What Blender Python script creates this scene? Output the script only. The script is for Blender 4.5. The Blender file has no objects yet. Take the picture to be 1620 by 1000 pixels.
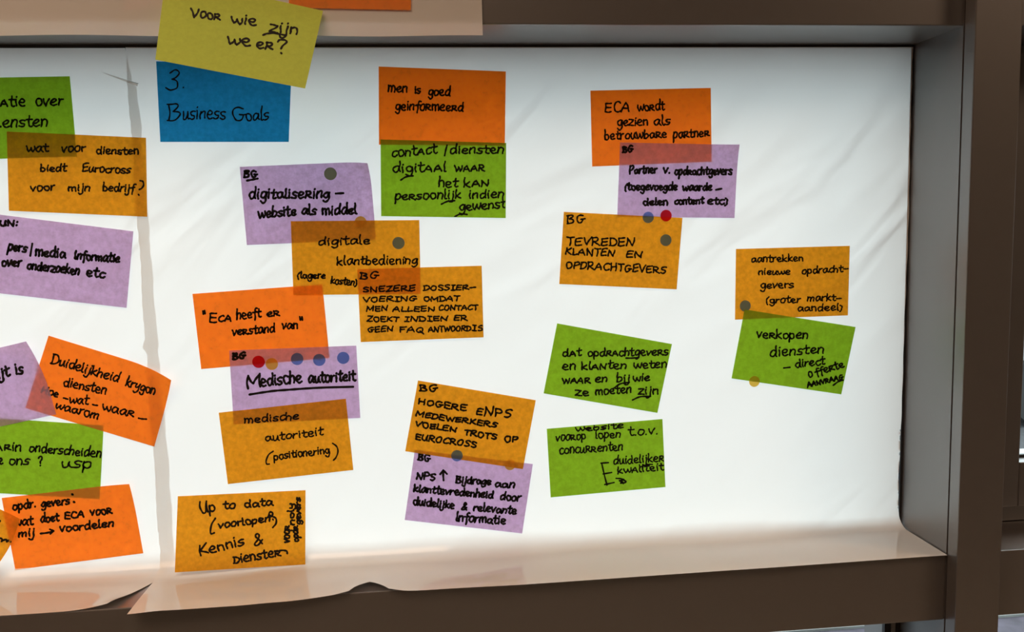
import bpy, bmesh, math, random
from mathutils import Vector, Matrix

SC = bpy.context.scene
COL = SC.collection
rng = random.Random(7)

# ------------------------------------------------------------------ camera
FPX = 1312.22                      # focal length in pixels of the 1620 x 1000 frame
CAM = Vector((0.0, -0.854687, 0.045273))
YAW, PITCH, ROLL = 0.100899, -0.103277, -0.022477
cy, sy, cp, sp, cr, sr = (math.cos(YAW), math.sin(YAW), math.cos(PITCH), math.sin(PITCH), math.cos(ROLL), math.sin(ROLL))
FWD = Vector((sy*cp, cy*cp, sp))
_rt = Vector((cy, -sy, 0)); _up = _rt.cross(FWD)
RT = cr*_rt + sr*_up
UP = -sr*_rt + cr*_up
cam_data = bpy.data.cameras.new('camera')
cam = bpy.data.objects.new('camera', cam_data); COL.objects.link(cam)
cam_data.sensor_fit = 'HORIZONTAL'; cam_data.sensor_width = 36.0
cam_data.lens = FPX/1620*36
cam_data.clip_start = 0.02
M = Matrix((( RT.x, UP.x, -FWD.x, CAM.x), (RT.y, UP.y, -FWD.y, CAM.y), (RT.z, UP.z, -FWD.z, CAM.z), (0, 0, 0, 1)))
cam.matrix_world = M
SC.camera = cam

# ------------------------------------------------------------------ light and exposure
vs = SC.view_settings
SC.display_settings.display_device = 'sRGB'
vs.view_transform = 'Standard'; vs.look = 'None'; vs.gamma = 1.0; vs.use_curve_mapping = False
vs.exposure = 0.0
SKY = 4.0
world = bpy.data.worlds.new('overcast_sky'); SC.world = world
world.use_nodes = True
nt = world.node_tree; nt.nodes.clear()
wo = nt.nodes.new('ShaderNodeOutputWorld'); bg = nt.nodes.new('ShaderNodeBackground')
tc = nt.nodes.new('ShaderNodeTexCoord'); sx = nt.nodes.new('ShaderNodeSeparateXYZ'); rp = nt.nodes.new('ShaderNodeValToRGB')
nt.links.new(tc.outputs['Generated'], sx.inputs[0]); nt.links.new(sx.outputs['Z'], rp.inputs[0])
rp.color_ramp.elements[0].position = 0.0; rp.color_ramp.elements[0].color = (0.86, 0.95, 1.0, 1)
rp.color_ramp.elements[1].position = 0.9; rp.color_ramp.elements[1].color = (0.87, 0.955, 1.0, 1)
nt.links.new(rp.outputs[0], bg.inputs['Color']); bg.inputs['Strength'].default_value = SKY
nt.links.new(bg.outputs[0], wo.inputs[0])

def area(name, loc, size, power, col, rot=(0, 0, 0)):
    d = bpy.data.lights.new(name, 'AREA'); d.shape = 'RECTANGLE'; d.size, d.size_y = size
    d.energy = power; d.color = col; d.spread = math.radians(140)
    o = bpy.data.objects.new(name, d); COL.objects.link(o); o.location = loc; o.rotation_euler = rot
    return o
WARM = (1.0, 0.665, 0.44)
for lx, pw in ((-1.55, 12.5), (-0.6, 18), (1.9, 22)):
    area('ceiling_lamp', (lx, -1.15, 1.235), (1.2, 1.2) if lx < 0 else (0.6, 0.6), pw, WARM)

# ------------------------------------------------------------------ measured places (metres)
W, D, ZT, ZS, ZB = 0.5208, 0.0820, 0.2310, -0.2961, -0.3662   # right reveal, frame depth, header edge, sill, beam underside
WL = -1.15                                                     # left reveal
DM = 0.100                                                     # mullion front
XM0, XM1 = 0.5208, 0.5680                                      # mullion sides

def at(px, py, Y):
    d = FWD + RT*((px-810)/FPX) + UP*((500-py)/FPX)
    t = (Y-CAM.y)/d.y
    return CAM + d*t
def proj(p):
    q = Vector(p)-CAM
    z = q.dot(FWD)
    return (810+FPX*q.dot(RT)/z, 500-FPX*q.dot(UP)/z)

# ------------------------------------------------------------------ materials
def newmat(name):
    m = bpy.data.materials.new(name); m.use_nodes = True
    m.node_tree.nodes.clear()
    o = m.node_tree.nodes.new('ShaderNodeOutputMaterial')
    return m, m.node_tree, o
def principled(name, col, rough=0.5, metal=0.0, spec=0.5, ior=1.5, noise=0.0, nscale=40, bump=0.0, bscale=300):
    m, t, o = newmat(name)
    b = t.nodes.new('ShaderNodeBsdfPrincipled')
    b.inputs['Base Color'].default_value = (*col, 1); b.inputs['Roughness'].default_value = rough
    b.inputs['Metallic'].default_value = metal; b.inputs['Specular IOR Level'].default_value = spec; b.inputs['IOR'].default_value = ior
    t.links.new(b.outputs[0], o.inputs[0])
    if noise or bump:
        c = t.nodes.new('ShaderNodeTexCoord')
    if noise:
        n = t.nodes.new('ShaderNodeTexNoise'); n.inputs['Scale'].default_value = nscale; n.inputs['Detail'].default_value = 5
        r = t.nodes.new('ShaderNodeValToRGB')
        r.color_ramp.elements[0].position = .3; r.color_ramp.elements[1].position = .7
        r.color_ramp.elements[0].color = (*[x*(1-noise) for x in col], 1); r.color_ramp.elements[1].color = (*[min(1, x*(1+noise)) for x in col], 1)
        t.links.new(c.outputs['Object'], n.inputs['Vector']); t.links.new(n.outputs['Fac'], r.inputs[0]); t.links.new(r.outputs[0], b.inputs['Base Color'])
    if bump:
        n2 = t.nodes.new('ShaderNodeTexNoise'); n2.inputs['Scale'].default_value = bscale; n2.inputs['Detail'].default_value = 2
        bp = t.nodes.new('ShaderNodeBump'); bp.inputs['Strength'].default_value = bump; bp.inputs['Distance'].default_value = 0.0005
        t.links.new(c.outputs['Object'], n2.inputs['Vector']); t.links.new(n2.outputs['Fac'], bp.inputs['Height']); t.links.new(bp.outputs[0], b.inputs['Normal'])
    return m
def glass_mat():
    m, t, o = newmat('window_glass')
    tr = t.nodes.new('ShaderNodeBsdfTransparent'); tr.inputs[0].default_value = (0.93, 0.96, 0.95, 1)
    gl = t.nodes.new('ShaderNodeBsdfGlossy'); gl.inputs['Roughness'].default_value = 0.02
    f = t.nodes.new('ShaderNodeFresnel'); f.inputs['IOR'].default_value = 1.45
    mx = t.nodes.new('ShaderNodeMixShader')
    g = t.nodes.new('ShaderNodeNewGeometry'); iv = t.nodes.new('ShaderNodeMath'); iv.operation = 'SUBTRACT'; iv.inputs[0].default_value = 1.0
    ml = t.nodes.new('ShaderNodeMath'); ml.operation = 'MULTIPLY'
    t.links.new(g.outputs['Backfacing'], iv.inputs[1]); t.links.new(f.outputs[0], ml.inputs[0]); t.links.new(iv.outputs[0], ml.inputs[1])
    t.links.new(ml.outputs[0], mx.inputs[0]); t.links.new(tr.outputs[0], mx.inputs[1]); t.links.new(gl.outputs[0], mx.inputs[2])
    t.links.new(mx.outputs[0], o.inputs[0])
    return m
def thin_sheet(name, T, R, noise=0.0, nscale=300, gloss=0.0, grough=0.1, wrinkle=False):
    """a thin translucent sheet: part of the light is scattered back, part is scattered through"""
    m, t, o = newmat(name)
    df = t.nodes.new('ShaderNodeBsdfDiffuse'); tl = t.nodes.new('ShaderNodeBsdfTranslucent')
    df.inputs[0].default_value = (*R, 1); tl.inputs[0].default_value = (*T, 1)
    ad = t.nodes.new('ShaderNodeAddShader')
    t.links.new(df.outputs[0], ad.inputs[0]); t.links.new(tl.outputs[0], ad.inputs[1])
    c = t.nodes.new('ShaderNodeTexCoord')
    if noise:
        n = t.nodes.new('ShaderNodeTexNoise'); n.inputs['Scale'].default_value = nscale; n.inputs['Detail'].default_value = 4; n.inputs['Roughness'].default_value = .6
        g = t.nodes.new('ShaderNodeNewGeometry')
        t.links.new(g.outputs['Position'], n.inputs['Vector'])
        r = t.nodes.new('ShaderNodeValToRGB')
        r.color_ramp.elements[0].position = .3; r.color_ramp.elements[1].position = .7
        r.color_ramp.elements[0].color = (*[x*(1-noise) for x in T], 1); r.color_ramp.elements[1].color = (*[min(1, x*(1+noise)) for x in T], 1)
        t.links.new(n.outputs['Fac'], r.inputs[0]); t.links.new(r.outputs[0], tl.inputs[0])
    last = ad
    nrm = None
    if wrinkle:
        m0 = t.nodes.new('ShaderNodeMapping'); m0.inputs['Rotation'].default_value = (0, math.radians(42), 0)
        mp = t.nodes.new('ShaderNodeMapping'); mp.inputs['Scale'].default_value = (1.8, 1, 7.0)
        t.links.new(c.outputs['Object'], m0.inputs[0])
        n3 = t.nodes.new('ShaderNodeTexNoise'); n3.inputs['Scale'].default_value = 1.6; n3.inputs['Detail'].default_value = 2; n3.inputs['Distortion'].default_value = 1.4
        bp = t.nodes.new('ShaderNodeBump'); bp.inputs['Strength'].default_value = 0.7; bp.inputs['Distance'].default_value = 0.02
        t.links.new(m0.outputs[0], mp.inputs[0]); t.links.new(mp.outputs[0], n3.inputs['Vector']); 
        sz = t.nodes.new('ShaderNodeSeparateXYZ'); mr = t.nodes.new('ShaderNodeMapRange'); mm = t.nodes.new('ShaderNodeMath'); mm.operation = 'MULTIPLY'
        mr.inputs['From Min'].default_value = -0.12; mr.inputs['From Max'].default_value = 0.08; mr.inputs['To Min'].default_value = 0.18; mr.inputs['To Max'].default_value = 1.0
        t.links.new(c.outputs['Object'], sz.inputs[0]); t.links.new(sz.outputs['Z'], mr.inputs['Value'])
        t.links.new(n3.outputs['Fac'], mm.inputs[0]); t.links.new(mr.outputs[0], mm.inputs[1]); t.links.new(mm.outputs[0], bp.inputs['Height'])
        t.links.new(bp.outputs[0], tl.inputs['Normal'])
    if gloss:
        gl = t.nodes.new('ShaderNodeBsdfGlossy'); gl.inputs['Roughness'].default_value = grough
        f = t.nodes.new('ShaderNodeFresnel'); f.inputs['IOR'].default_value = 1.5
        mu = t.nodes.new('ShaderNodeMath'); mu.operation = 'MULTIPLY'; mu.inputs[1].default_value = gloss
        mx = t.nodes.new('ShaderNodeMixShader')
        t.links.new(f.outputs[0], mu.inputs[0]); t.links.new(mu.outputs[0], mx.inputs[0])
        t.links.new(ad.outputs[0], mx.inputs[1]); t.links.new(gl.outputs[0], mx.inputs[2])
        last = mx
    t.links.new(last.outputs[0], o.inputs[0])
    return m

PAINT = principled('brown_window_paint', (0.062, 0.056, 0.055), rough=0.36, spec=0.5, ior=2.1, noise=0.04, nscale=60, bump=0.06, bscale=900)
RUBBER = principled('black_rubber', (0.012, 0.012, 0.014), rough=0.55)
ALU = principled('spacer_aluminium', (0.40, 0.41, 0.41), rough=0.6, metal=0.15)
GLASS = glass_mat()
pb_ = [n for n in PAINT.node_tree.nodes if n.type == 'BSDF_PRINCIPLED'][0]      # clear lacquer over the brown paint
pb_.inputs['Coat Weight'].default_value = 1.0; pb_.inputs['Coat Roughness'].default_value = 0.5; pb_.inputs['Coat IOR'].default_value = 1.6
FILM = thin_sheet('white_static_film', (0.41, 0.41, 0.405), (0.56, 0.555, 0.545), gloss=1.0, grough=0.045, wrinkle=True)
INK = principled('black_marker_ink', (0.008, 0.006, 0.005), rough=0.6, spec=0.2)
def paper(name, T, R): return thin_sheet(name, T, R, noise=0.20, nscale=230)
PAPER = {
 'orange': paper('orange_paper', (0.64, 0.118, 0.004), (0.40, 0.19, 0.045)),
 'amber':  paper('amber_paper',  (0.495, 0.205, 0.008), (0.34, 0.18, 0.02)),
 'green':  paper('green_paper',  (0.155, 0.285, 0.011), (0.16, 0.26, 0.02)),
 'purple': paper('purple_paper', (0.36, 0.252, 0.40), (0.30, 0.22, 0.34)),
 'blue':   paper('blue_paper',   (0.011, 0.16, 0.32), (0.01, 0.13, 0.26)),
 'lime':   paper('lime_paper',   (0.16, 0.17, 0.02), (0.37, 0.46, 0.085)),
 'pink':   paper('pink_paper',   (0.40, 0.12, 0.14), (0.42, 0.10, 0.10)),
}
def dotmat(name, T): return thin_sheet(name, T, tuple(x*.35 for x in T))
DOT = {
 'blue': dotmat('blue_dot_film', (0.15, 0.26, 0.50)),
 'red': dotmat('red_dot_film', (0.55, 0.02, 0.03)),
 'yellow': dotmat('yellow_dot_film', (0.62, 0.42, 0.07)),
 'green': dotmat('green_dot_film', (0.21, 0.27, 0.12)),
}
WALLP = principled('room_wall_paint', (0.20, 0.19, 0.17), rough=0.9, noise=0.03, nscale=4)
CEILP = principled('ceiling_paint', (0.35, 0.33, 0.31), rough=0.95, noise=0.02, nscale=6)
CARPET = principled('pale_wood_floor', (0.30, 0.24, 0.18), rough=0.5, noise=0.2, nscale=20)

# ------------------------------------------------------------------ mesh helpers
def link(name, verts, faces, mat, parent=None, loc=None, smooth=False):
    me = bpy.data.meshes.new(name)
    loc = Vector(loc) if loc is not None else Vector((0, 0, 0))
    me.from_pydata([tuple(Vector(v)-loc) for v in verts], [], faces)
    me.materials.append(mat)
    if smooth:
        for p in me.polygons: p.use_smooth = True
    me.update()
    o = bpy.data.objects.new(name, me); COL.objects.link(o)
    if parent is not None:
        o.parent = parent
    else:
        o.location = loc
    return o
class MB:
    def __init__(s): s.v = []; s.f = []
    def box(s, x0, x1, y0, y1, z0, z1):
        b = len(s.v)
        s.v += [(x, y, z) for z in (z0, z1) for y in (y0, y1) for x in (x0, x1)]
        for f in ((0, 2, 3, 1), (4, 5, 7, 6), (0, 1, 5, 4), (2, 6, 7, 3), (0, 4, 6, 2), (1, 3, 7, 5)):
            s.f.append(tuple(b+i for i in f))
        return s
    def build(s, name, mat, parent=None, bevel=0.0, loc=None):
        o = link(name, s.v, s.f, mat, parent, loc)
        if bevel:
            m = o.modifiers.new('bevel', 'BEVEL'); m.width = bevel; m.segments = 2; m.limit_method = 'ANGLE'
        return o
def structure(o):
    o['kind'] = 'structure'; return o
def tag(o, label, cat, group=None):
    o['label'] = label; o['category'] = cat
    if group: o['group'] = group
    return o

# ------------------------------------------------------------------ the window wall
RX0, RX1, RY0, RZ0, RZ1 = -2.3, 2.7, -5.2, -1.5, 1.25
BX = 1.75                                     # right end of the right-hand bay
YO = 0.072                                    # outer face of the frame
structure(MB().box(WL-0.08, BX, -D, 0.078, ZT, ZT+0.085).build('trim_1', PAINT, bevel=0.0012))       # header beam
structure(MB().box(WL, XM0, -D, YO, ZB, ZS).build('trim_2', PAINT, bevel=0.0010))                 # sill beam of the middle bay
structure(MB().box(XM1, BX, -D, YO, ZB, ZS).build('trim_3', PAINT, bevel=0.0010))                 # sill beam of the right-hand bay
structure(MB().box(XM0, XM1, -DM, -0.0838, -1.26, RZ1).build('trim_4', PAINT, bevel=0.0010))          # mullion cover
structure(MB().box(XM0+0.004, XM1-0.004, -0.0838, YO, -1.26, RZ1).build('trim_8', RUBBER))          # mullion core with its dark joint
structure(MB().box(XM0, XM0+0.0042, -0.0822, YO, -1.26, RZ1).box(XM1-0.0042, XM1, -0.0822, YO, -1.26, RZ1).build('trim_9', PAINT))  # jamb linings
structure(MB().box(WL-0.08, WL, -DM, YO, -1.26, RZ1).build('trim_5', PAINT, bevel=0.0012))
structure(MB().box(BX, BX+0.08, -DM, YO, -1.26, RZ1).build('trim_6', PAINT, bevel=0.0012))
structure(MB().box(WL-0.08, BX, -D, YO, -1.30, -1.22).build('trim_7', PAINT, bevel=0.0012))       # bottom rail
w = MB()
w.box(RX0, WL-0.08, -0.05, YO, RZ0, RZ1).box(BX+0.08, RX1, -0.05, YO, RZ0, RZ1)
w.box(WL-0.08, BX+0.08, -0.05, YO, ZT+0.085, RZ1).box(WL-0.08, BX+0.08, -0.05, YO, RZ0, -1.30)
structure(w.build('wall_front', WALLP))
structure(MB().box(RX0-0.1, RX0, RY0, YO, RZ0, RZ1).build('wall_left', WALLP))
structure(MB().box(RX1, RX1+0.1, RY0, YO, RZ0, RZ1).build('wall_right', WALLP))
structure(MB().box(RX0-0.1, RX1+0.1, RY0-0.1, RY0, RZ0, RZ1).build('wall_back', WALLP))
structure(MB().box(RX0-0.1, RX1+0.1, RY0-0.1, YO, RZ1, RZ1+0.1).build('ceiling', CEILP))
structure(MB().box(RX0-0.1, RX1+0.1, RY0-0.1, YO, RZ0-0.1, RZ0).build('floor', CARPET))

def window(name):
    e = bpy.data.objects.new(name, None); COL.objects.link(e); e['kind'] = 'structure'; e.empty_display_size = .05
    return e
def ring(mb, x0, x1, y0, y1, z0, z1, t):
    mb.box(x0, x1, y0, y1, z1-t, z1).box(x0, x1, y0, y1, z0, z0+t)
    mb.box(x0, x0+t, y0, y1, z0+t, z1-t).box(x1-t, x1, y0, y1, z0+t, z1-t)
    return mb
w1 = window('window_1')
MB().box(WL, XM0, 0.0025, 0.0065, ZS, ZT).build('glass', GLASS, w1)
ring(MB(), WL, XM0, -0.0008, 0.0024, ZS, ZT, 0.0032).build('gasket', RUBBER, w1)
# right-hand bay: an opening sash in a fixed frame
w2 = window('window_2')
ring(MB(), XM1, BX, 0.000, 0.06, ZS, ZT, 0.0093).build('window_frame', PAINT, w2, bevel=0.0008)
s_ = MB(); sx0, sx1, sz0, sz1 = XM1+0.004, BX-0.004, ZS+0.0236, ZT-0.012
s_.box(sx0, 0.6440, -0.022, 0.03, sz0, sz1).box(sx1-0.066, sx1, -0.022, 0.03, sz0, sz1)
s_.box(0.6440, sx1-0.066, -0.022, 0.03, sz1-0.05, sz1).box(0.6440, sx1-0.066, -0.022, 0.03, sz0, -0.2225)
s_.build('sash', PAINT, w2, bevel=0.0012)
MB().box(XM1+0.002, BX-0.002, -0.005, 0.05, ZS+0.0012, ZS+0.0236).build('sash_lip', PAINT, w2)
ring(MB(), 0.6440, sx1-0.066, -0.004, 0.000, -0.2225, sz1-0.05, 0.003).build('gasket', RUBBER, w2)
MB().box(0.6440, sx1-0.066, 0.000, 0.004, -0.2225, sz1-0.05).build('glass', GLASS, w2)
# lower panes
for nm, a, b in (('window_3', WL, XM0), ('window_4', XM1, BX)):
    wn = window(nm)
    MB().box(a, b, 0.004, 0.008, -1.22, ZB).build('glass', GLASS, wn)
    g = ring(MB(), a, b, -0.004, 0.0035, -1.22, ZB, 0.0032)
    ring(g, a+0.0098, b-0.0098, -0.002, 0.0035, -1.22+0.0098, ZB-0.0098, 0.0075)
    g.build('gasket', RUBBER, wn)
    ring(MB(), a+0.0033, b-0.0033, 0.000, 0.0034, -1.2167, ZB-0.0033, 0.0064).build('spacer', ALU, wn)

# ------------------------------------------------------------------ the street outside
PAVING = principled('purple_grey_paving', (0.052, 0.044, 0.060), rough=0.9, noise=0.35, nscale=14)
KERB = principled('pale_concrete', (0.17, 0.175, 0.17), rough=0.9, noise=0.2, nscale=9)
ROAD = principled('grey_asphalt', (0.055, 0.056, 0.06), rough=0.9, noise=0.2, nscale=30)
GZ = -1.6
structure(MB().box(-14, 16, YO, 2.215, GZ-0.1, GZ).build('pavement', PAVING))
structure(MB().box(-14, 16, 2.215, 2.9, GZ-0.1, GZ+0.01).build('kerb', KERB))
structure(MB().box(-40, 40, 2.9, 60, GZ-0.2, GZ-0.06).build('road', ROAD))

CARP = principled('white_car_paint', (0.32, 0.33, 0.34), rough=0.25)
CARG = principled('dark_car_glass', (0.02, 0.025, 0.03), rough=0.08)
TYRE = principled('tyre_rubber', (0.02, 0.02, 0.02), rough=0.8)
LAMP = principled('tail_lamp_plastic', (0.35, 0.02, 0.02), rough=0.2)
car = bpy.data.objects.new('car', None); COL.objects.link(car); car.location = (6.3, 6.2, GZ-0.06)
tag(car, 'white car parked on the road, glimpsed at the right edge through the opening window', 'car')
prof = [(-2.1, .32), (-2.1, .75), (-1.95, .92), (-1.2, 1.02), (-.55, 1.42), (.75, 1.46), (1.55, 1.05), (2.02, .98), (2.1, .7), (2.1, .32)]
n_ = len(prof); hw = [.80, .86, .86, .84, .66, .66, .82, .84, .84, .80]
cv_ = [(x, -w_, z) for (x, z), w_ in zip(prof, hw)]+[(x, w_, z) for (x, z), w_ in zip(prof, hw)]
cf_ = [tuple(range(n_)), tuple(range(2*n_-1, n_-1, -1))]+[(i, i+n_, (i+1) % n_+n_, (i+1) % n_) for i in range(n_)]
cb_ = link('body', cv_, cf_, CARP, parent=car)
m_ = cb_.modifiers.new('bevel', 'BEVEL'); m_.width = .05; m_.segments = 3
for sgn in (-1, 1):
    side = [(-1.05, .84, 1.04), (-.50, .70, 1.34), (.70, .70, 1.37), (1.35, .835, 1.07)]
    link('side_window', [(x, sgn*(y+.008), z) for x, y, z in side], [(0, 1, 2, 3)], CARG, parent=car)
link('windscreen', [(-1.17, -.76, 1.055), (-1.17, .76, 1.055), (-.60, .60, 1.40), (-.60, -.60, 1.40)], [(0, 1, 2, 3)], CARG, parent=car)
for x in (-1.3, 1.3):
    for sgn in (-1, 1):
        wv, wf = [], []
        for yy in (sgn*.66, sgn*.87):
            wv += [(x+.31*math.cos(k*math.pi/12), yy, .31+.31*math.sin(k*math.pi/12)) for k in range(24)]
        wf = [tuple(range(24)), tuple(range(47, 23, -1))]+[(k, k+24, (k+1) % 24+24, (k+1) % 24) for k in range(24)]
        link('wheel', wv, wf, TYRE, parent=car)
for sgn in (-.62, .62):
    MB().box(2.06, 2.115, sgn-.14, sgn+.14, .74, .9).build('tail_lamp', LAMP, car, bevel=.01)

# ------------------------------------------------------------------ the white film sheets
def sheet_grid(us, prof, name, label):
    """us: list of u; prof(u) -> list of 3-D points from the top edge to the front of the sill"""
    vs_, fs = [], []
    cols = [prof(u) for u in us]
    n = len(cols[0])
    for c in cols: vs_ += c
    for i in range(len(us)-1):
        for j in range(n-1):
            a = i*n+j
            fs.append((a, a+1, a+n+1, a+n))
    o = link(name, vs_, fs, FILM, loc=(sum(v[0] for v in vs_)/len(vs_), 0, 0), smooth=True)
    tag(o, label, 'film sheet')
    return o
def interp(tab, x):
    if x <= tab[0][0]: return tab[0][1]
    for (a, ya), (b, yb) in zip(tab, tab[1:]):
        if x <= b:
            k = (x-a)/(b-a); k = k*k*(3-2*k)
            return ya+(yb-ya)*k
    return tab[-1][1]
def column(x_at, r, o, tail, lift, ztop, nz=24, na=12, ns=14):
    """x_at(k, z) gives X along the column; o is the gap to glass and sill"""
    P = []
    for i in range(nz+1):
        z = ztop+(ZS+r-ztop)*i/nz
        P.append((-o, z))
    for i in range(1, na+1):
        a = math.pi/2*i/na
        P.append((-r+(r-o)*math.cos(a), ZS+r-(r-o)*math.sin(a)))
    for i in range(1, ns+1):
        k = i/ns
        y = -r-(tail-r)*k
        P.append((y, ZS+o+lift(k)))
    return P
TAIL = [(-0.2815, .1005), (-.2501, .0973), (-.1932, .0956), (-.1477, .0932), (-.0999, .0890), (-.0850, .0868), (-.0756, .0765), (-.0644, .0717),
        (-.0551, .0772), (-.0450, .0865), (-.0306, .0889), (.0048, .0882), (.0835, .0900), (.3049, .0885), (.5185, .0865)]
def right_col(u):
    x0 = -0.2815+0.8005*u
    tail = interp(TAIL, x0)
    r = 0.0245-0.0095*u+0.002*math.sin(u*19)
    hump = math.exp(-((x0+.066)/.030)**2)
    dip = math.exp(-((x0+.27)/.05)**2)
    wav = 0.0006*math.sin(x0*47)+0.0004*math.sin(x0*91+1)
    lift = lambda k: max(0.0, (0.0048*hump*k*k + 0.0012*dip*k + (wav+.0008)*math.sin(k*math.pi)*.8))
    pts = column(None, r, 0.0010, tail, lift, 0.2284, nz=150)
    out = []
    for y, z in pts:
        x = x0
        if u > 0.9985: x += 0.0004+0.0003*math.sin(z*31)+0.0003*math.sin(z*140)-0.0030*min(1, max(0, (.02-z)/.25))*max(0, min(1, (z-ZS)/.03))
        if u < 0.001: x += 0.0006*math.sin(z*60)+0.0004*math.sin(z*410)+0.0004*math.sin(z*957+1)-(0.0028 if -.066 < z < -.058 else 0)
        out.append((x, y, z))
    return out
sheet_r = sheet_grid([0, .003]+[i/170 for i in range(1, 170)]+[.9975, 1], right_col, 'film_sheet',
    'wide white film sheet on the glass under the blue and most of the other notes')
def left_col(u):
    xl = -1.068
    r = 0.0215
    xr_tab = [(-.30, -.2675), (-.19, -.2670), (-.045, -.2701), (.145, -.2716), (.190, -.2731), (.1935, -.2775), (.2284, -.2812)]
    pts = column(None, r, 0.0007, 0.0828, lambda k: 0, 0.2284, nz=120)
    out = []
    for i, (y, z) in enumerate(pts):
        xr = interp(xr_tab, z)
        if y < -0.004: xr = -.2690 - .0355*max(0, (-y-.0)/.0828)
        if u > .995: xr += 0.0005*math.sin(z*130)+0.0003*math.sin(z*377)+(0.0016 if -.062 < z < -.05 else 0)
        x = xl+(xr-xl)*u
        lf = 0.0
        if y < -0.03:
            d = (x+.345)/.045
            if d > 0: lf = 0.006*min(1, d)**2*min(1, (-y-.03)/.05)**2
        out.append((x, y, z+lf+(0.0005*(1+math.sin(x*55)) if y < -.03 else 0)*.3))
    return out
sheet_l = sheet_grid([i/120 for i in range(121)], left_col, 'film_sheet',
    'white film sheet tucked under the left edge of the wider one')
# the small crease at the top of the left sheet
ca, cb = at(163, 115, -.0016), at(218, 134, -.0016)
cv, cf = [], []
for i in range(13):
    k = i/12; p = ca.lerp(cb, k); h = 0.0009*k
    nrm = Vector((0.33, 0, 0.94))
    for q, e in ((-1, 0), (-.45, .7), (0, 1), (.45, .6), (1, 0)):
        v = p+nrm*(q*0.0014*(.3+.7*k)); cv.append((v.x-sheet_l.location.x, v.y-h*e+.0006, v.z))
for i in range(12):
    for j in range(4):
        a = i*5+j; cf.append((a, a+1, a+6, a+5))
link('crease', cv, cf, FILM, parent=sheet_l, smooth=True)

# film hanging over the header beam
def header_col(u):
    x = -0.74+(0.0572+0.74)*u
    out = []
    for i in range(25):
        z = 0.3135+(0.2206+0.0006*math.sin(x*37)-0.3135)*i/24
        if u < .001 or u > .999: pass
        out.append((x, -D-0.0016, z))
    return out
film_h = sheet_grid([i/60 for i in range(61)], header_col, 'film_sheet',
    'white film strip hanging over the brown header beam behind the lime note')

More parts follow.
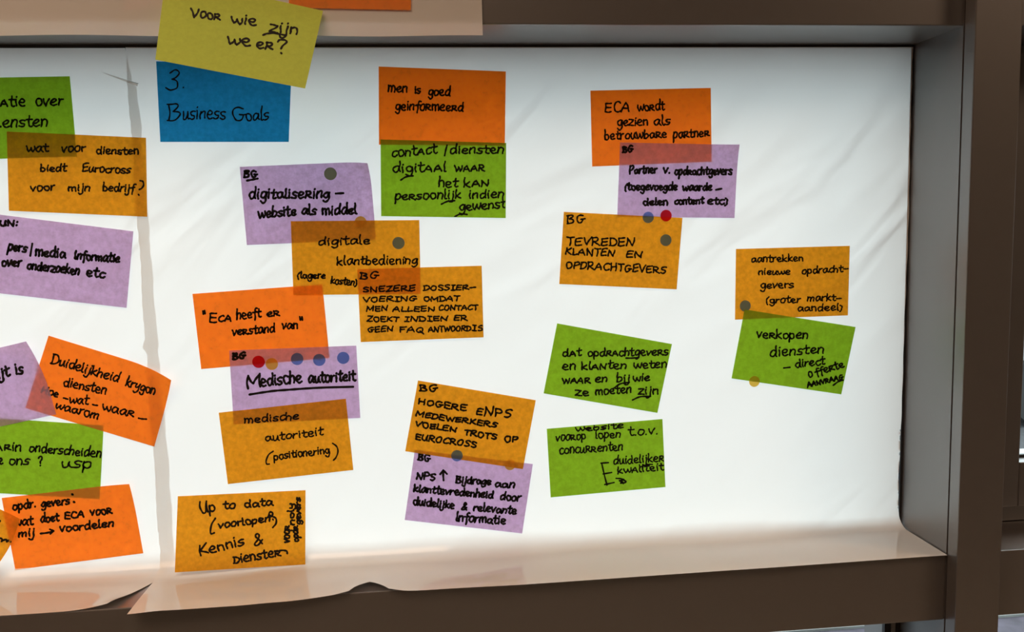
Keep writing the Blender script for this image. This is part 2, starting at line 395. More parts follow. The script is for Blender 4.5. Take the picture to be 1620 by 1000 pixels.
# ------------------------------------------------------------------ handwriting: single-stroke letters
# coordinates in tenths of the letter height; strokes separated by '|'; '*' before a point = sharp corner
G = {
'a': (10, '8,8 5,10 2,8 1,4 3,0 6,2 *8,9 8,3 10,0'),
'b': (9, '1,19 1,9 *1,0 1,6 4,9 7,7 7,3 4,0 1,1'),
'c': (8, '8,9 5,10 2,8 1,4 3,0 6,0 8,2'),
'd': (10, '8,8 5,10 2,8 1,4 3,0 6,1 8,6|8,19 8,8 8,2 9,0'),
'e': (9, '1,5 5,5 7,8 4,10 1,7 1,3 4,0 8,1'),
'f': (7, '8,18 6,19 4,16 4,8 4,-6|0,9 7,10'),
'g': (9, '8,8 5,10 2,8 1,4 3,1 6,2 *8,9 8,0 7,-6 4,-8 1,-5'),
'h': (9, '1,19 1,9 *1,0 1,6 4,10 7,8 7,0'),
'i': (4, '1.5,10 1.5,4 2,0|1.5,14.5 1.8,15.5'),
'j': (5, '3,10 3,0 2,-7 -1,-8 -3,-5|3,14.5 3.2,15.5'),
'k': (9, '1,19 1,9 1,0|7,10 2,5 *2,5 5,2 8,0'),
'l': (4, '1,19 1,8 1.5,1 3.5,0'),
'm': (13, '1,10 1,5 *1,0 1,6 4,10 6,7 *6,0 6,6 9,10 11,7 11,0'),
'n': (9, '1,10 1,5 *1,0 1,6 4,10 7,8 7,0'),
'o': (9, '5,10 2,9 1,4 3,0 6,0 8,4 7,9 4,10'),
'p': (9, '1,10 1,2 *1,-8 1,6 4,10 7,8 7,3 4,0 1,2'),
'r': (7, '1,10 1,5 *1,0 1,5 3,9 6,10'),
's': (8, '7,9 4,10 1,8 3,5 6,4 6,1 3,0 0,1'),
't': (7, '3,17 3,8 3,2 5,0 7,1|0,10 7,11'),
'u': (9, '1,10 1,4 2,0 5,1 *7,10 7,3 9,0'),
'v': (8, '0,10 1.5,5 *3,0 5,5 7,10'),
'w': (12, '0,10 1,4 *3,0 5,4 *6,8 7,3 *9,0 11,5 11,10'),
'x': (8, '0,10 7,0|7,10 0,0'),
'y': (9, '1,10 1,5 3,3 6,5 *7,10 7,0 6,-6 3,-8 0,-6'),
'z': (8, '0,10 4,10 *7,10 4,5 *0,0 4,0 8,0'),
'A': (10, '0,0 2,6 *4.5,10 6.5,6 8.5,0|1.5,3.8 7.5,3.8'),
'B': (9, '1,10 1,5 1,0|0,10 5,10 6.5,8 *3,5.5 6,4.5 7.5,2.5 5,0 0,0'),
'C': (9, '8,8.5 6,10 3,9 1,5 2,1 5,0 8,1'),
'D': (9, '1,10 1,5 1,0|0,10 4,10 7,8 8,4 5,0.5 0,0'),
'E': (8.5, '7.5,10 4,10 *1,9.5 1,5 *1,0.3 4,0 7.5,0.5|1,5.2 6.5,5.4'),
'F': (8, '1,10 1,5 1,0|0,10 7.5,10|1,5.5 6,5.5'),
'G': (10, '8,9 5,10 2,8 1,4 3,0 6,0.5 *7.5,4.5 *5,4.5 9.5,4.5'),
'H': (9.5, '1,10 1,5 1,0|7.5,10 7.5,5 7.5,0|1,5 7.5,5.3'),
'I': (6.5, '1,10 5.5,10|3.2,10 3.2,0|0.5,0 6,0'),
'K': (9, '1,10 1,5 1,0|7,10 1.5,5 *1.5,5 4,3 8,0'),
'L': (7.5, '1,10 1,5 *1,0 4,0 7,0.5'),
'M': (12, '1,0 1,5 *1.5,10 4,5 *5.5,3 7.5,6 *10,10 10,5 10,0'),
'N': (10, '1,0 1,5 *1,10 4,5 *7.5,0 8,5 8.5,10'),
'O': (9.5, '5,10 2,9 1,4 3,0 6,0 8,4 7,9 4,10'),
'P': (8.5, '1,10 1,5 1,0|0.5,9.5 5,10 7.5,7.5 5,5 1,4.6'),
'Q': (10, '5,10 2,9 1,4 3,0.5 6,0.5 8,4 7,9 4,10|5,3 7,0 9,-3'),
'R': (9.5, '1,10 1,5 1,0|0.5,9.5 5,10 7,8 5,5.2 *2,5 5,2.5 9,0'),
'S': (8.5, '7.5,9 5,10 2,9 2,6.5 6,4.5 7,2 4,0 1,0.8'),
'T': (8, '0,10 4,10 8,10|4,10 4,5 4,0'),
'U': (9, '1,10 1,4 3,0 6,1 *7.5,10 7.5,4 8,0'),
'V': (8.5, '0,10 2,5 *4,0 6,5 8,10'),
'W': (12, '0,10 1.5,5 *3,0 4.5,4 *5.5,8 7,4 *8.5,0 10,5 11,10'),
'Z': (8.5, '1,10 4,10 *7.5,10 4,5 *0.5,0 4,0 8,0'),
'3': (8, '1,9 4,10 6.5,8.5 5,6 *3,5.5 6.5,4 6.5,1 3,0 0,1.8'),
'(': (5, '4,15 1.5,10 0.5,4 1.5,-1 3,-4'),
')': (5, '0.5,15 3,10 3.5,4 2.5,-1 0.5,-4'),
'/': (4, '3,15 0,-3'),
'-': (8, '0,5 4,5.1 8,5.2'),
'.': (3, '1,0.3 1.3,0.9 1.1,0.2'),
',': (3, '1.4,1 1.2,-1 0.2,-3'),
':': (4, '1.5,1 1.9,1.8|1.7,7 2.1,7.8'),
'?': (7, '0.5,8 2.5,10 5.5,9 5,6.5 3,4.5 3,2.5|3,0 3.2,0.4'),
'&': (9, '8,3.5 5,0.5 2,0 1,2 4,5 6,8 5,10 3,9.5 3,7.5 6,3 8,0'),
'"': (4, '1,10 1.3,6|3,10 3.2,6'),
'^A': (0, ''),
}
def catmull(pts, n=5):
    if len(pts) < 3: 
        (a, b) = (pts[0], pts[-1])
        return [(a[0]+(b[0]-a[0])*i/3, a[1]+(b[1]-a[1])*i/3) for i in range(4)]
    P = [(2*pts[0][0]-pts[1][0], 2*pts[0][1]-pts[1][1])]+pts+[(2*pts[-1][0]-pts[-2][0], 2*pts[-1][1]-pts[-2][1])]
    out = []
    for i in range(1, len(P)-2):
        p0, p1, p2, p3 = P[i-1:i+3]
        for j in range(n):
            t = j/n; t2 = t*t; t3 = t2*t
            out.append(tuple(0.5*((2*p1[k])+(-p0[k]+p2[k])*t+(2*p0[k]-5*p1[k]+4*p2[k]-p3[k])*t2+(-p0[k]+3*p1[k]-3*p2[k]+p3[k])*t3) for k in (0, 1)))
    out.append(pts[-1])
    return out
def glyph_strokes(ch):
    adv, s = G[ch]
    res = []
    for st in s.split('|'):
        segs = [[]]
        for tok in st.split():
            sharp = tok[0] == '*'
            x, y = tok.lstrip('*').split(','); p = (float(x), float(y))
            segs[-1].append(p)
            if sharp: segs.append([p])
        line = []
        for sg in segs:
            if len(sg) < 2: continue
            c = catmull(sg)
            line += c if not line else c[1:]
        res.append(line)
    return adv, res
GL = {k: glyph_strokes(k) for k in G if k != '^A'}

def layout(text, x0, y0, x1, y1, h, slant=0.08, r=rng):
    """strokes of a written word in pixels: baseline from (x0,y0) to (x1,y1), letter height h"""
    items, pen = [], 0.0
    i = 0
    while i < len(text):
        ch = text[i]; sc = 1.0
        if ch == '^': i += 1; ch = text[i]; sc = 1.6
        if ch == ' ': pen += 5; i += 1; continue
        adv, st = GL[ch]
        if ch in 'ABCDEFGHIJKLMNOPQRSTUVWXYZ' : gx = .55+.45*sc
        else: gx = 1.0
        items.append((pen, sc, gx, st)); pen += adv*gx+0.6; i += 1
    xmax = max(px_+max(p[0] for s in st for p in s)*gx for px_, sc, gx, st in items)
    L = math.hypot(x1-x0, y1-y0); ex, ey = (x1-x0)/L, (y1-y0)/L
    nx, ny = ey, -ex
    k = L/max(xmax, 1e-6); u = h/10*(.88 if text.replace('-', '').isupper() and len(text) > 2 else .95)
    out = []
    for pen, sc, gx, st in items:
        rot = r.uniform(-.08, .08); wob = r.uniform(0, 6.28); ys = r.uniform(.88, 1.10); dy = r.uniform(-.4, .4); dx = r.uniform(-.25, .25)
        for s in st:
            line = []
            for gx_, gy_ in s:
                if gy_ > 10: gy_ = 10+(gy_-10)*.78
                elif gy_ < 0: gy_ *= .85
                gx_, gy_ = gx_+.35*math.sin(gy_*.55+wob), gy_+.35*math.sin(gx_*.6+wob*1.7)
                X = pen+dx+gx_*gx; Y = dy+gy_*sc*ys
                a = X*k + slant*Y*u + rot*Y*u*0.6; b = Y*u + rot*(gx_*k)
                line.append((x0+ex*a+nx*b, y0+ey*a+ny*b))
            out.append(line)
    return out

# ------------------------------------------------------------------ sticky notes
def homography(src):
    """pixel quad (TL, TR, BR, BL) -> unit square (s right, t down)"""
    dst = [(0, 0), (1, 0), (1, 1), (0, 1)]
    A = []
    for (x, y), (u, v) in zip(src, dst):
        A.append([x, y, 1, 0, 0, 0, -u*x, -u*y, u]); A.append([0, 0, 0, x, y, 1, -v*x, -v*y, v])
    n = 8
    for c in range(n):
        p = max(range(c, n), key=lambda r_: abs(A[r_][c])); A[c], A[p] = A[p], A[c]
        for r_ in range(n):
            if r_ != c:
                f = A[r_][c]/A[c][c]
                if f: A[r_] = [a-f*b for a, b in zip(A[r_], A[c])]
    h = [A[i][8]/A[i][i] for i in range(8)]
    return lambda x, y: ((h[0]*x+h[1]*y+h[2])/(h[6]*x+h[7]*y+1), (h[3]*x+h[4]*y+h[5])/(h[6]*x+h[7]*y+1))

def note_corners_px(px, Y):
    Ys = Y if isinstance(Y, (list, tuple)) else [Y]*4
    return [at(p[0], p[1], y) for p, y in zip(px, Ys)]
def note_anchor(corner, p, deg, Y, w=.127, h=.076):
    """a full-size note from one seen corner ('TR', 'BR', 'TL', 'BL') in pixels and its tilt"""
    a = math.radians(deg); e = Vector((math.cos(a), 0, math.sin(a))); dn = Vector((math.sin(a), 0, -math.cos(a)))
    q = at(p[0], p[1], Y)
    if corner[1] == 'R': q = q-e*w
    if corner[0] == 'B': q = q-dn*h
    return [q, q+e*w, q+e*w+dn*h, q+dn*h]

NOTES = {}
def make_note(colour, C3, label, group=None, curl=None, words=None, crop=None, pen=2.1, bow=0.0, slant=.08):
    """C3: TL, TR, BR, BL in space; curl: {corner index: (lift, reach)}; words in pixels of a crop (ox, oy, scale)"""
    curl = curl or {}
    TL, TR, BR, BL = C3
    def surf(s, t, off=0.0):
        p = (TL*(1-s)+TR*s)*(1-t)+(BL*(1-s)+BR*s)*t
        dy = bow*math.sin(math.pi*s)*0.5
        for ci, cu in curl.items():
            lift, reach = cu[:2]
            cs, ct = ((0, 0), (1, 0), (1, 1), (0, 1))[ci]
            d = abs(s-cs)*1.67+abs(t-ct)
            k = max(0.0, 1-d/reach)
            dy += lift*k*k
            if len(cu) > 2: p = p+Vector((cu[2], 0, cu[3]))*(k*k)
        return Vector((p.x, p.y-dy-off, p.z))
    nx, ny = 26, 18
    vv = [surf(i/nx, j/ny) for j in range(ny+1) for i in range(nx+1)]
    ff = [(j*(nx+1)+i, (j+1)*(nx+1)+i, (j+1)*(nx+1)+i+1, j*(nx+1)+i+1) for j in range(ny) for i in range(nx)]
    c = (TL+TR+BR+BL)/4
    o = link('sticky_note', vv, ff, PAPER[colour], loc=c, smooth=True)
    tag(o, label, 'sticky note', group or 'sticky notes on the window films')
    if words:
        H = homography([proj(p) for p in C3])
        ox, oy, s = crop
        V, F = [], []
        def put(x, y):
            a, b = H(x, y)
            V.append(surf(min(.997, max(.003, a)), min(.997, max(.003, b)), 0.00014)-c); return len(V)-1
        def ribbon(line, wd):
            wd *= 1.24
            pts = [line[0]]
            for p in line[1:]:
                if math.hypot(p[0]-pts[-1][0], p[1]-pts[-1][1]) > 0.12: pts.append(p)
            if len(pts) == 1: pts.append((pts[0][0]+.3, pts[0][1]+.2))
            hw = wd/2; prev = None
            n = len(pts)
            for i, p in enumerate(pts):
                a = pts[max(0, i-1)]; b = pts[min(n-1, i+1)]
                dx, dy = b[0]-a[0], b[1]-a[1]; L = math.hypot(dx, dy) or 1e-6
                # sharp turn: use the incoming direction, then a disc covers the corner
                w_ = hw*(1+.14*math.sin(i*.9+p[0]*.21))
                qx, qy = -dy/L*w_, dx/L*w_
                l, r_ = put(p[0]+qx, p[1]+qy), put(p[0]-qx, p[1]-qy)
                if prev: F.append((prev[0], prev[1], r_, l))
                prev = (l, r_)
                turn = 0
                if 0 < i < n-1:
                    v1 = (p[0]-a[0], p[1]-a[1]); v2 = (b[0]-p[0], b[1]-p[1])
                    turn = (v1[0]*v2[0]+v1[1]*v2[1])/((math.hypot(*v1)*math.hypot(*v2)) or 1)
                if i in (0, n-1) or turn < .3:
                    F.append(tuple(put(p[0]+hw*math.cos(k*math.pi/4), p[1]+hw*math.sin(k*math.pi/4)) for k in range(8)))
        for wd in words:
            if wd[0] == '~':                     # a drawn line through crop points
                pts = [(ox+x/s, oy+y/s) for x, y in wd[1]]
                ribbon(catmull(pts) if len(wd) < 3 else [q for k in range(len(pts)-1) for q in ((pts[k][0]+(pts[k+1][0]-pts[k][0])*i/4, pts[k][1]+(pts[k+1][1]-pts[k][1])*i/4) for i in range(5))], pen)
                continue
            text, x0, y0, x1, y1, h = wd[:6]
            for line in layout(text, ox+x0/s, oy+y0/s, ox+x1/s, oy+y1/s, h/s, slant):
                ribbon(line, pen)
        link('handwriting', V, F, INK, parent=o)
    return o
def lv(k): return -0.0019-0.0004*k
c1, c2, c3, c4 = (0, 0, 4.1656), (0, 200, 3.125), (0, 520, 4.1656), (0, 740, 3.8469)
c5, c6, c7, c8 = (220, 0, 4.1676), (560, 80, 3.5714), (360, 240, 6.2308), (440, 330, 4.3486)
d1, d2, d3, d4 = (290, 440, 4.1667), (330, 620, 6.2308), (260, 760, 6.2308), (620, 590, 3.7042)
d5, d6, d7 = (840, 500, 3.3333), (870, 120, 2.8563), (1140, 370, 3.7043)
P_ = note_corners_px

# --- left sheet
make_note('green', note_anchor('TR', (110.4, 120.7), .8, lv(0)), 'bright green note partly outside the picture, writing ends in over and ensten', words=[
    ('Atie', 3, 700, 165, 698, 45), ('over', 232, 697, 416, 692, 45), ('~', [(0, 832), (4, 838), (7, 833)]), ('ensten', 18, 840, 308, 832, 46)], crop=c1, pen=2.4)
make_note('amber', P_([(10.6, 208), (231, 218), (233, 343), (14, 333.5)], lv(1)), 'amber note that begins wat voor diensten, overlapping the green note', words=[
    ('wat', 130, 125, 238, 122, 27), ('voor', 303, 127, 420, 122, 26), ('diensten', 472, 135, 682, 137, 24), ('biedt', 197, 222, 327, 222, 24),
    ('^Eurocross', 402, 222, 642, 232, 24), ('voor', 150, 320, 268, 315, 25), ('mijn', 333, 318, 440, 318, 23), ('bedrijf', 505, 318, 665, 325, 25),
    ('~', [(692, 268), (706, 272), (710, 290), (700, 306), (688, 312)]), ('~', [(684, 336), (687, 340)])], crop=c2, pen=2.3)
make_note('purple', note_anchor('TR', (211, 366), -8.7, lv(0)), 'purple note about pers and media informatie', words=[
    ('UN:', -2, 492, 84, 492, 30), ('pers', 38, 612, 130, 622, 30), ('~', [(160, 580), (150, 640)]), ('media', 172, 640, 325, 648, 30), ('lnformatie', 367, 655, 590, 671, 27),
    ('over', 8, 688, 103, 692, 28), ('onderzoeken', 133, 703, 388, 733, 28), ('etc', 425, 737, 517, 748, 28)], crop=c2, pen=3.0)
D3 = note_anchor('BR', (88.8, 655.6), 10.5, lv(2))
make_note('purple', D3, 'purple note with lifted corner ending in the word is, cut by the picture edge', curl={1: (.007, .75, -.0055, .000)}, words=[
    ('ijt', -14, 330, 68, 308, 46), ('is', 105, 302, 155, 294, 46)], crop=c3, pen=3.2)
make_note('orange', P_([(76.8, 531), (276.4, 592.5), (244, 706.7), (40.3, 645.5)], lv(1)), 'strongly tilted orange note that begins Duidelijkheid', curl={1: (.009, .65, -.001, -.0042)}, words=[
    ('^Duidelijkheid', 335, 222, 775, 350, 38), ('krygon', 822, 372, 1015, 430, 40), ('diensten', 415, 372, 692, 428, 38), ('^Hoe', 268, 418, 378, 450, 32),
    ('-', 412, 470, 440, 478, 38), ('wat', 455, 485, 580, 498, 38), ('-', 605, 515, 637, 522, 38), ('waaR', 670, 530, 880, 580, 38), ('-', 910, 605, 962, 615, 38),
    ('waarom', 362, 522, 640, 595, 38)], crop=c3, pen=2.3)
make_note('green', note_anchor('TR', (164, 673), -6.8, lv(0)), 'green note ending in usp below the tilted orange one', words=[
    ('ARin', -30, 800, 135, 806, 38), ('onderscheiden', 190, 808, 662, 848, 38), ('e', -4, 893, 18, 890, 38), ('ons', 58, 893, 190, 898, 40),
    ('?', 250, 908, 276, 906, 66), ('usp', 402, 915, 600, 920, 42)], crop=c3, pen=2.3)
make_note('orange', P_([(2.6, 788), (206.6, 764), (226.7, 875.4), (24.2, 901.7)], lv(1)), 'orange note that ends mij, arrow, voordelen', curl={1: (.004, .5)}, words=[
    ('opdr.', 78, 258, 217, 237, 32), ('gevers', 252, 240, 425, 220, 32), ('~', [(440, 160), (446, 164), (440, 163)]), ('~', [(450, 206), (456, 210), (450, 209)]),
    ('wat', 85, 352, 205, 345, 32), ('doet', 248, 332, 360, 322, 32), ('ECA', 395, 310, 512, 298, 42), ('vooR', 553, 290, 683, 275, 32),
    ('mij', 112, 422, 205, 415, 30), ('~', [(248, 400), (290, 395), (328, 384)]), ('~', [(305, 374), (328, 384), (308, 402)], 1), ('voordelen', 367, 390, 690, 358, 30)], crop=c4, pen=2.6)
make_note('amber', note_anchor('TR', (36.4, 818), -25.5, lv(2)), 'amber note poking in at the bottom of the left picture edge', curl={1: (.006, .6), 2: (.028, .75, 0.0, .010)}, words=[
    ('~', [(-6, 330), (4, 322)]), ('~', [(-14, 440), (0, 428), (14, 436), (10, 448), (24, 440), (40, 436), (44, 450), (56, 440), (62, 446)]), ('~', [(66, 448), (92, 458)])], crop=c4, pen=2.6)

# --- header
make_note('pink', [Vector((-.247, -D-.0008, .3075)), Vector((-.120, -D-.0008, .3290-.004)), Vector((-.133, -D-.0008, .2535+.004)), Vector((-.2540, -D-.0008, .2410))],
    'pink note showing faintly through the film on the header beam')
make_note('orange', [at(457, -117, -D-.0028), at(650, -117, -D-.0028), at(650, 16, -D-.0028), at(457, 12, -D-.0028)], 'orange note above and behind the lime note, on the header film')
I3 = [at(262, -38, -D-.0040), at(511, 17, -D-.0046), at(482.7, 140, -.128), at(245.7, 94.3, -.128)]
make_note('lime', I3, 'lime yellow note hanging down from the header beam, asking voor wie zijn we er', words=[
    ('V', 342, 128, 396, 130, 66), ('ooR', 402, 130, 540, 146, 44), ('wie', 612, 162, 775, 182, 44), ('zijn', 865, 222, 1040, 240, 46), ('~', [(822, 246), (850, 236), (900, 234), (972, 248)]),
    ('we', 585, 300, 735, 316, 50), ('eR', 775, 330, 885, 342, 46), ('~', [(918, 290), (930, 278), (962, 278), (975, 292), (950, 315), (938, 335)]), ('~', [(938, 362), (942, 366)])], crop=c5, pen=2.6, bow=0.0)

# --- right sheet
make_note('blue', P_([(247, 97), (461.5, 101), (456.8, 224.6), (253.6, 224.6)], lv(0)), 'blue note reading 3. Business Goals', words=[
    ('3', 180, 603, 258, 603, 136), ('.', 282, 583, 292, 583, 40), ('B', 190, 798, 272, 790, 106), ('usiness', 288, 790, 570, 788, 52), ('G', 612, 803, 712, 795, 100), ('oals', 705, 800, 855, 793, 52)], crop=c5, pen=2.0)
make_note('orange', P_([(599, 105.2), (800.3, 113), (798.6, 231), (599.5, 229)], lv(0)), 'orange note reading Men is goed geinformeerd', words=[
    ('men', 192, 232, 302, 234, 36), ('is', 347, 242, 380, 240, 28), ('goed', 424, 252, 548, 255, 33), ('geinfoRmeeRd', 235, 335, 622, 342, 34)], crop=c6, pen=2.3)
make_note('green', P_([(602, 220.6), (800.8, 226.2), (800, 345), (603, 342)], lv(1)), 'green note that begins contact/diensten', words=[
    ('contAct', 213, 602, 470, 580, 35), ('~', [(527, 535), (520, 560), (513, 594)]), ('diensten', 540, 583, 842, 580, 32), ('digitAAl', 215, 688, 522, 682, 35), ('~', [(265, 732), (295, 714), (335, 708)]),
    ('WAAR', 570, 683, 738, 680, 38), ('het', 475, 771, 590, 770, 34), ('kAN', 618, 771, 760, 768, 34), ('peRsoonlijk', 230, 843, 605, 835, 32), ('~', [(495, 868), (530, 852), (570, 848)]),
    ('indien', 648, 836, 842, 832, 32), ('gewenst', 595, 905, 858, 888, 34), ('~', [(570, 940), (600, 924), (640, 926)])], crop=c6, pen=2.3)
make_note('purple', P_([(379.3, 264), (584.6, 255.4), (595, 379.3), (390.5, 387.7)], lv(0)), 'purple note reading digitalisering - website als middel', curl={1: (.006, .38, -.0018, -.0022)}, words=[
    ('BG', 162, 252, 290, 248, 72), ('~', [(190, 285), (240, 276), (295, 265)]), ('digitaliseRing', 207, 462, 995, 455, 66), ('~', [(1062, 412), (1138, 408)]),
    ('website', 300, 652, 668, 625, 60), ('als', 725, 618, 865, 616, 60), ('middel', 925, 622, 1270, 612, 62)], crop=c7, pen=2.9)
make_note('amber', P_([(460, 350), (663.3, 348.2), (665.6, 465.2), (464.1, 466.8)], lv(2)), 'amber note reading digitale klantbediening', words=[
    ('digitale', 270, 253, 628, 242, 36), ('klantbediening', 400, 388, 955, 378, 38), ('(lagere', 132, 478, 320, 482, 30), ('kosten)', 357, 515, 535, 530, 32)], crop=c8, pen=2.2)
make_note('amber', P_([(565.3, 425.9), (762, 420.4), (765, 533.7), (570.6, 541.3)], lv(3)), 'amber note whose second line says dossier', words=[
    ('BG', 565, 482, 692, 478, 46), ('SNEZERE', 580, 575, 942, 565, 40), ('DOSSIER-', 1000, 563, 1357, 560, 38), ('VOERING', 585, 642, 955, 636, 38), ('OMDAT', 1000, 638, 1250, 635, 36),
    ('MEN', 605, 708, 750, 702, 36), ('ALLEEN', 790, 708, 1075, 705, 36), ('CONTACT', 1103, 700, 1375, 698, 36), ('ZOEKT', 610, 778, 832, 776, 38), ('INDIEN', 870, 778, 1165, 772, 38),
    ('ER', 1208, 770, 1303, 770, 36), ('GEEN', 615, 850, 788, 845, 38), ('FAQ', 835, 850, 1000, 852, 42), ('ANTWOORD', 1035, 848, 1325, 840, 40), ('IS', 1335, 840, 1408, 838, 40)], crop=c8, pen=2.1)
make_note('orange', P_([(304.4, 465), (510, 450), (521.4, 566.5), (318.3, 584)], lv(0)), 'orange note with a quoted sentence ending verstand van', words=[
    ('~', [(130, 217), (133, 238)]), ('~', [(141, 214), (144, 235)]), ('E', 172, 294, 222, 290, 70), ('CA', 232, 286, 315, 282, 44), ('heeft', 352, 272, 515, 255, 40), ('eR', 553, 253, 638, 247, 34),
    ('veRstand', 325, 378, 605, 355, 38), ('van', 652, 335, 752, 331, 38), ('~', [(769, 255), (773, 277)]), ('~', [(783, 255), (786, 277)])], crop=d1, pen=2.4)
make_note('purple', P_([(362.5, 554.5), (563.6, 546.8), (570, 661.3), (369.7, 671.6)], lv(1)), 'purple note reading Medische autoriteit, underlined', words=[
    ('BG', 325, 535, 412, 530, 42), ('M', 415, 728, 505, 716, 84), ('edische', 510, 712, 780, 684, 50), ('autoriteit', 825, 690, 1135, 672, 44), ('~', [(437, 767), (580, 745), (700, 735), (900, 722), (1120, 716)])], crop=d1, pen=3.0)
make_note('amber', P_([(346, 653), (547.2, 630.8), (559, 743.6), (360.5, 766)], lv(2)), 'amber note reading medische autoriteit (positionering)', words=[
    ('medische', 350, 308, 885, 270, 45), ('autoriteit', 552, 490, 1130, 425, 50), ('~', [(635, 586), (590, 620), (565, 680), (572, 712), (596, 712)]), ('positionering', 640, 670, 1190, 605, 46),
    ('~', [(1222, 508), (1262, 540), (1274, 590), (1256, 645), (1230, 674)])], crop=d2, pen=2.1)
make_note('amber', P_([(281.3, 785.2), (483.4, 775.6), (483, 893.2), (276.5, 905.7)], [lv(0), lv(0), -.013, -.022]), 'amber note reading Up to date, at the bottom bend of the film', curl={}, words=[
    ('^Up', 348, 322, 498, 300, 66), ('to', 582, 280, 700, 272, 52), ('data', 790, 268, 1075, 240, 46), ('~', [(505, 372), (468, 430), (455, 500), (465, 525), (494, 515)]), ('voorlopen', 535, 472, 1040, 400, 46),
    ('~', [(1030, 350), (1040, 312), (1068, 318), (1062, 350), (1036, 360), (1030, 340), (1060, 352), (1100, 372), (1102, 420), (1070, 462)]), ('~', [(1070, 380), (1074, 386)]),
    ('^Kennis', 345, 742, 790, 632, 62), ('&', 885, 645, 970, 628, 112), ('DiensteR', 685, 818, 1150, 742, 62), ('~', [(1110, 700), (1160, 688), (1205, 695), (1212, 720)]),
    ('vooR', 1235, 612, 1228, 442, 46), ('noly', 1280, 440, 1272, 232, 36), ('opdR', 1322, 602, 1312, 445, 38), ('gevers', 1345, 432, 1340, 172, 36)], crop=d3, pen=2.5)
make_note('amber', P_([(661.3, 602), (847.6, 633.2), (827.3, 742.3), (641, 714)], lv(1)), 'amber note in capitals with the word ENPS', words=[
    ('BG', 163, 106, 267, 108, 38), ('HOGERE', 150, 182, 435, 222, 37), ('E', 495, 242, 530, 246, 34), ('NPS', 540, 250, 697, 262, 58), ('MEDEWERKERS', 137, 252, 615, 320, 32), ('VOELEN', 135, 312, 375, 345, 32),
    ('TROTS', 422, 362, 612, 390, 36), ('OP', 657, 400, 735, 408, 34), ('EUROCROSS', 135, 388, 492, 438, 36)], crop=d4, pen=2.4)
make_note('purple', P_([(656.4, 711.5), (843, 734.2), (826, 844), (640.2, 822.7)], lv(0)), 'purple note that begins NPS and an upward arrow', words=[
    ('BG', 150, 508, 222, 518, 38), ('NPS', 142, 622, 250, 627, 42), ('~', [(302, 630), (300, 600), (300, 572)]), ('~', [(282, 594), (300, 570), (322, 592)], 1), ('^Bijdrage', 372, 642, 577, 655, 26), ('aan', 600, 665, 714, 674, 28),
    ('klanttevredenheid', 125, 695, 590, 735, 28), ('door', 632, 740, 750, 752, 28), ('duidelijke', 122, 770, 362, 795, 28), ('&', 405, 800, 435, 802, 38), ('relevante', 475, 805, 727, 828, 28),
    ('lnformatie', 372, 868, 663, 885, 32)], crop=d4, pen=2.7)
make_note('green', P_([(881.4, 511.7), (1063, 544.4), (1040, 653.3), (860, 622.4)], lv(0)), 'green note that begins dat opdrachtgevers', words=[
    ('dAt', 165, 213, 265, 209, 28), ('opdRAchtgeveRs', 298, 213, 722, 206, 27), ('~', [(500, 222), (535, 222), (568, 218)]), ('en', 165, 285, 232, 280, 28), ('klANten', 264, 282, 498, 278, 28), ('weten', 540, 275, 712, 272, 28),
    ('WAAR', 165, 356, 312, 353, 30), ('en', 337, 350, 397, 348, 28), ('bij', 449, 348, 515, 346, 28), ('wie', 537, 343, 625, 342, 28), ('~', [(435, 382), (470, 358), (518, 350)]),
    ('ze', 232, 418, 303, 418, 28), ('moeten', 338, 415, 525, 405, 27), ('zijn', 565, 412, 667, 412, 28), ('~', [(535, 443), (575, 426), (630, 424)])], crop=d5, pen=2.2)
make_note('green', P_([(865, 678.5), (1048, 663), (1052.7, 770.6), (871.2, 787)], lv(0)), 'green note that begins website voorop lopen', words=[
    ('website', 235, 609, 487, 590, 20), ('vooRop', 132, 660, 285, 648, 28), ('lopen', 338, 645, 468, 640, 28), ('t.o.v.', 512, 630, 662, 622, 28), ('concuRRenten', 148, 727, 480, 707, 30),
    ('~', [(372, 775), (385, 833), (400, 892)]), ('~', [(368, 776), (408, 773)]), ('~', [(380, 833), (425, 825)]), ('~', [(388, 889), (438, 878)]), ('duidelijkeR', 432, 783, 702, 765, 26), ('~', [(580, 795), (610, 784), (640, 782)]),
    ('kwAliteit', 455, 832, 700, 810, 25), ('~', [(448, 856), (475, 858), (490, 864), (465, 868), (480, 874), (472, 882), (496, 878), (500, 872), (478, 862), (486, 884)])], crop=d5, pen=2.0)
make_note('orange', P_([(934, 143.4), (1124.5, 139), (1125.9, 256), (936.8, 263.5)], lv(0)), 'orange note ending gezien als betrouwbare partner', words=[
    ('ECA', 248, 166, 360, 160, 50), ('woRdt', 397, 160, 520, 152, 27), ('gezien', 305, 225, 442, 222, 27), ('als', 470, 222, 543, 221, 27), ('betrouwbaRe', 247, 288, 528, 278, 26), ('paRtneR', 557, 282, 720, 272, 26)], crop=d6, pen=2.2)
make_note('purple', P_([(981, 225.4), (1167.8, 229.2), (1162, 345), (976.4, 343)], lv(1)), 'purple note reading Partner v. opdrachtgevers', curl={1: (.004, .5)}, words=[
    ('BG', 328, 346, 375, 343, 27), ('^Partner', 358, 443, 482, 438, 22), ('v.', 512, 440, 540, 440, 24), ('opdRachtgevers', 562, 447, 822, 445, 23), ('(toegevoegde', 338, 515, 574, 516, 22), ('waarde', 600, 518, 730, 517, 22),
    ('~', [(750, 515), (775, 510)]), ('delen', 420, 584, 530, 583, 20), ('content', 562, 580, 695, 577, 20), ('etc)', 712, 580, 800, 580, 22)], crop=d6, pen=2.7)
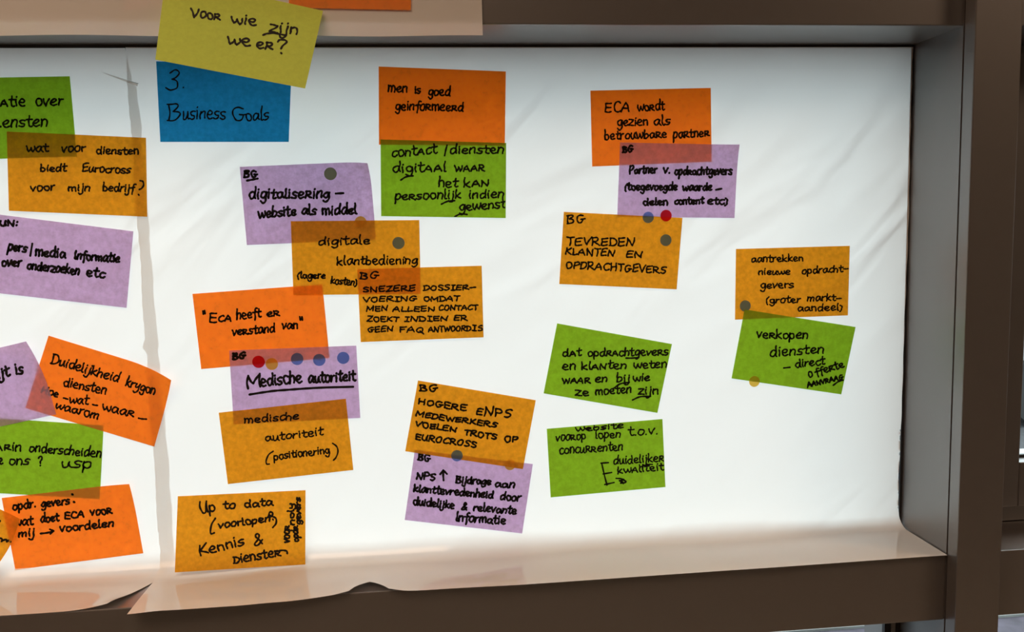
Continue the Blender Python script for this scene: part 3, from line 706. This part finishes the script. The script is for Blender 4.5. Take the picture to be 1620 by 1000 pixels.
make_note('amber', P_([(892, 335.2), (1079.7, 344.7), (1070.5, 457.8), (884.7, 449.4)], lv(2)), 'amber note in capitals reading tevreden klanten en opdrachtgevers', words=[
    ('BG', 77, 668, 157, 660, 35), ('TEVREDEN', 75, 764, 378, 770, 38), ('KLANTEN', 68, 806, 287, 816, 33), ('EN', 342, 821, 413, 822, 30), ('OPDRACHTGEVERS', 70, 868, 522, 893, 35)], crop=d6, pen=2.2)
make_note('amber', P_([(1164.3, 394), (1344.4, 388.9), (1341.4, 499), (1162.7, 505.8)], lv(0)), 'amber note reading aantrekken nieuwe opdrachtgevers', words=[
    ('aantrekken', 178, 166, 480, 158, 26), ('nieuwe', 220, 239, 405, 238, 24), ('opdracht-', 475, 235, 745, 220, 27), ('gevers', 233, 320, 427, 315, 27), ('(groter', 267, 406, 467, 402, 25), ('markt-', 507, 395, 705, 390, 25), ('aandeel)', 450, 452, 710, 448, 25)], crop=d7, pen=2.0)
make_note('green', P_([(1177.8, 489.6), (1353.6, 517.4), (1330.9, 624), (1157.3, 598.7)], lv(1)), 'green note that begins verkopen diensten', words=[
    ('veRkopen', 210, 610, 507, 615, 33), ('diensten', 288, 722, 602, 698, 36), ('~', [(370, 787), (407, 783)]), ('direct', 437, 784, 612, 765, 28), ('o', 513, 842, 537, 838, 36), ('ffeRte', 556, 832, 722, 780, 27),
    ('AANVRAAG', 510, 900, 718, 852, 30), ('~', [(660, 888), (690, 866), (718, 858)])], crop=d7, pen=2.2)

# ------------------------------------------------------------------ dot stickers
def dot(px, py, r, colour, level, label, group='dot stickers on the notes'):
    c = at(px, py, lv(level)+.0002)
    R = r/FPX*(c-CAM).dot(FWD)
    n = 40
    v = [(c.x, c.y-.00002, c.z)]+[(c.x+R*math.cos(i*2*math.pi/n), c.y, c.z+R*math.sin(i*2*math.pi/n)) for i in range(n)]
    f = [(0, 1+(i+1) % n, 1+i) for i in range(n)]
    tag(link('dot_sticker', v, f, DOT[colour], loc=c), label, 'dot sticker', group)
dot(522.7, 275, 9.9, 'green', 1, 'dark olive dot at the top of the purple note about digitalisering')
dot(570.5, 351.7, 9.5, 'yellow', 1, 'dull yellow dot half behind the amber note about klantbediening')
dot(630.5, 384.6, 9.6, 'blue', 3, 'grey-blue dot on the amber note about klantbediening')
dot(409, 572.5, 9.8, 'red', 2, 'red dot on the purple note about medische autoriteit')
dot(430, 576, 9.6, 'yellow', 2, 'yellow dot touching the red one on the purple note about medische autoriteit')
dot(470, 568, 9.7, 'blue', 2, 'blue dot next to the yellow one on the purple note about medische autoriteit')
dot(505, 569.5, 9.7, 'blue', 2, 'middle one of the three blue dots on the purple note about medische autoriteit')
dot(543, 566.3, 9.7, 'blue', 2, 'blue dot above the last letters of autoriteit, clear of the orange note')
dot(1025.5, 344, 9.0, 'blue', 3, 'blue dot across the top edge of the amber tevreden klanten note')
dot(1053.7, 341.2, 9.2, 'red', 3, 'red dot across the top edge of the amber tevreden klanten note')
dot(1053.4, 380, 9.2, 'blue', 3, 'grey dot inside the amber tevreden klanten note, below the red one')
dot(723, 721, 9.1, 'blue', 2, 'blue dot at the seam of the ENPS note and the purple NPS note')
dot(807, 735.3, 8.8, 'yellow', 0.6, 'faint yellow dot under the bottom right corner of the ENPS note')
dot(1179, 484, 8.9, 'blue', 1.0, 'grey-blue dot at the bottom left corner of the amber aantrekken note')
dot(1193.5, 603.5, 8.7, 'yellow', 2, 'yellow dot across the bottom edge of the green verkopen note')
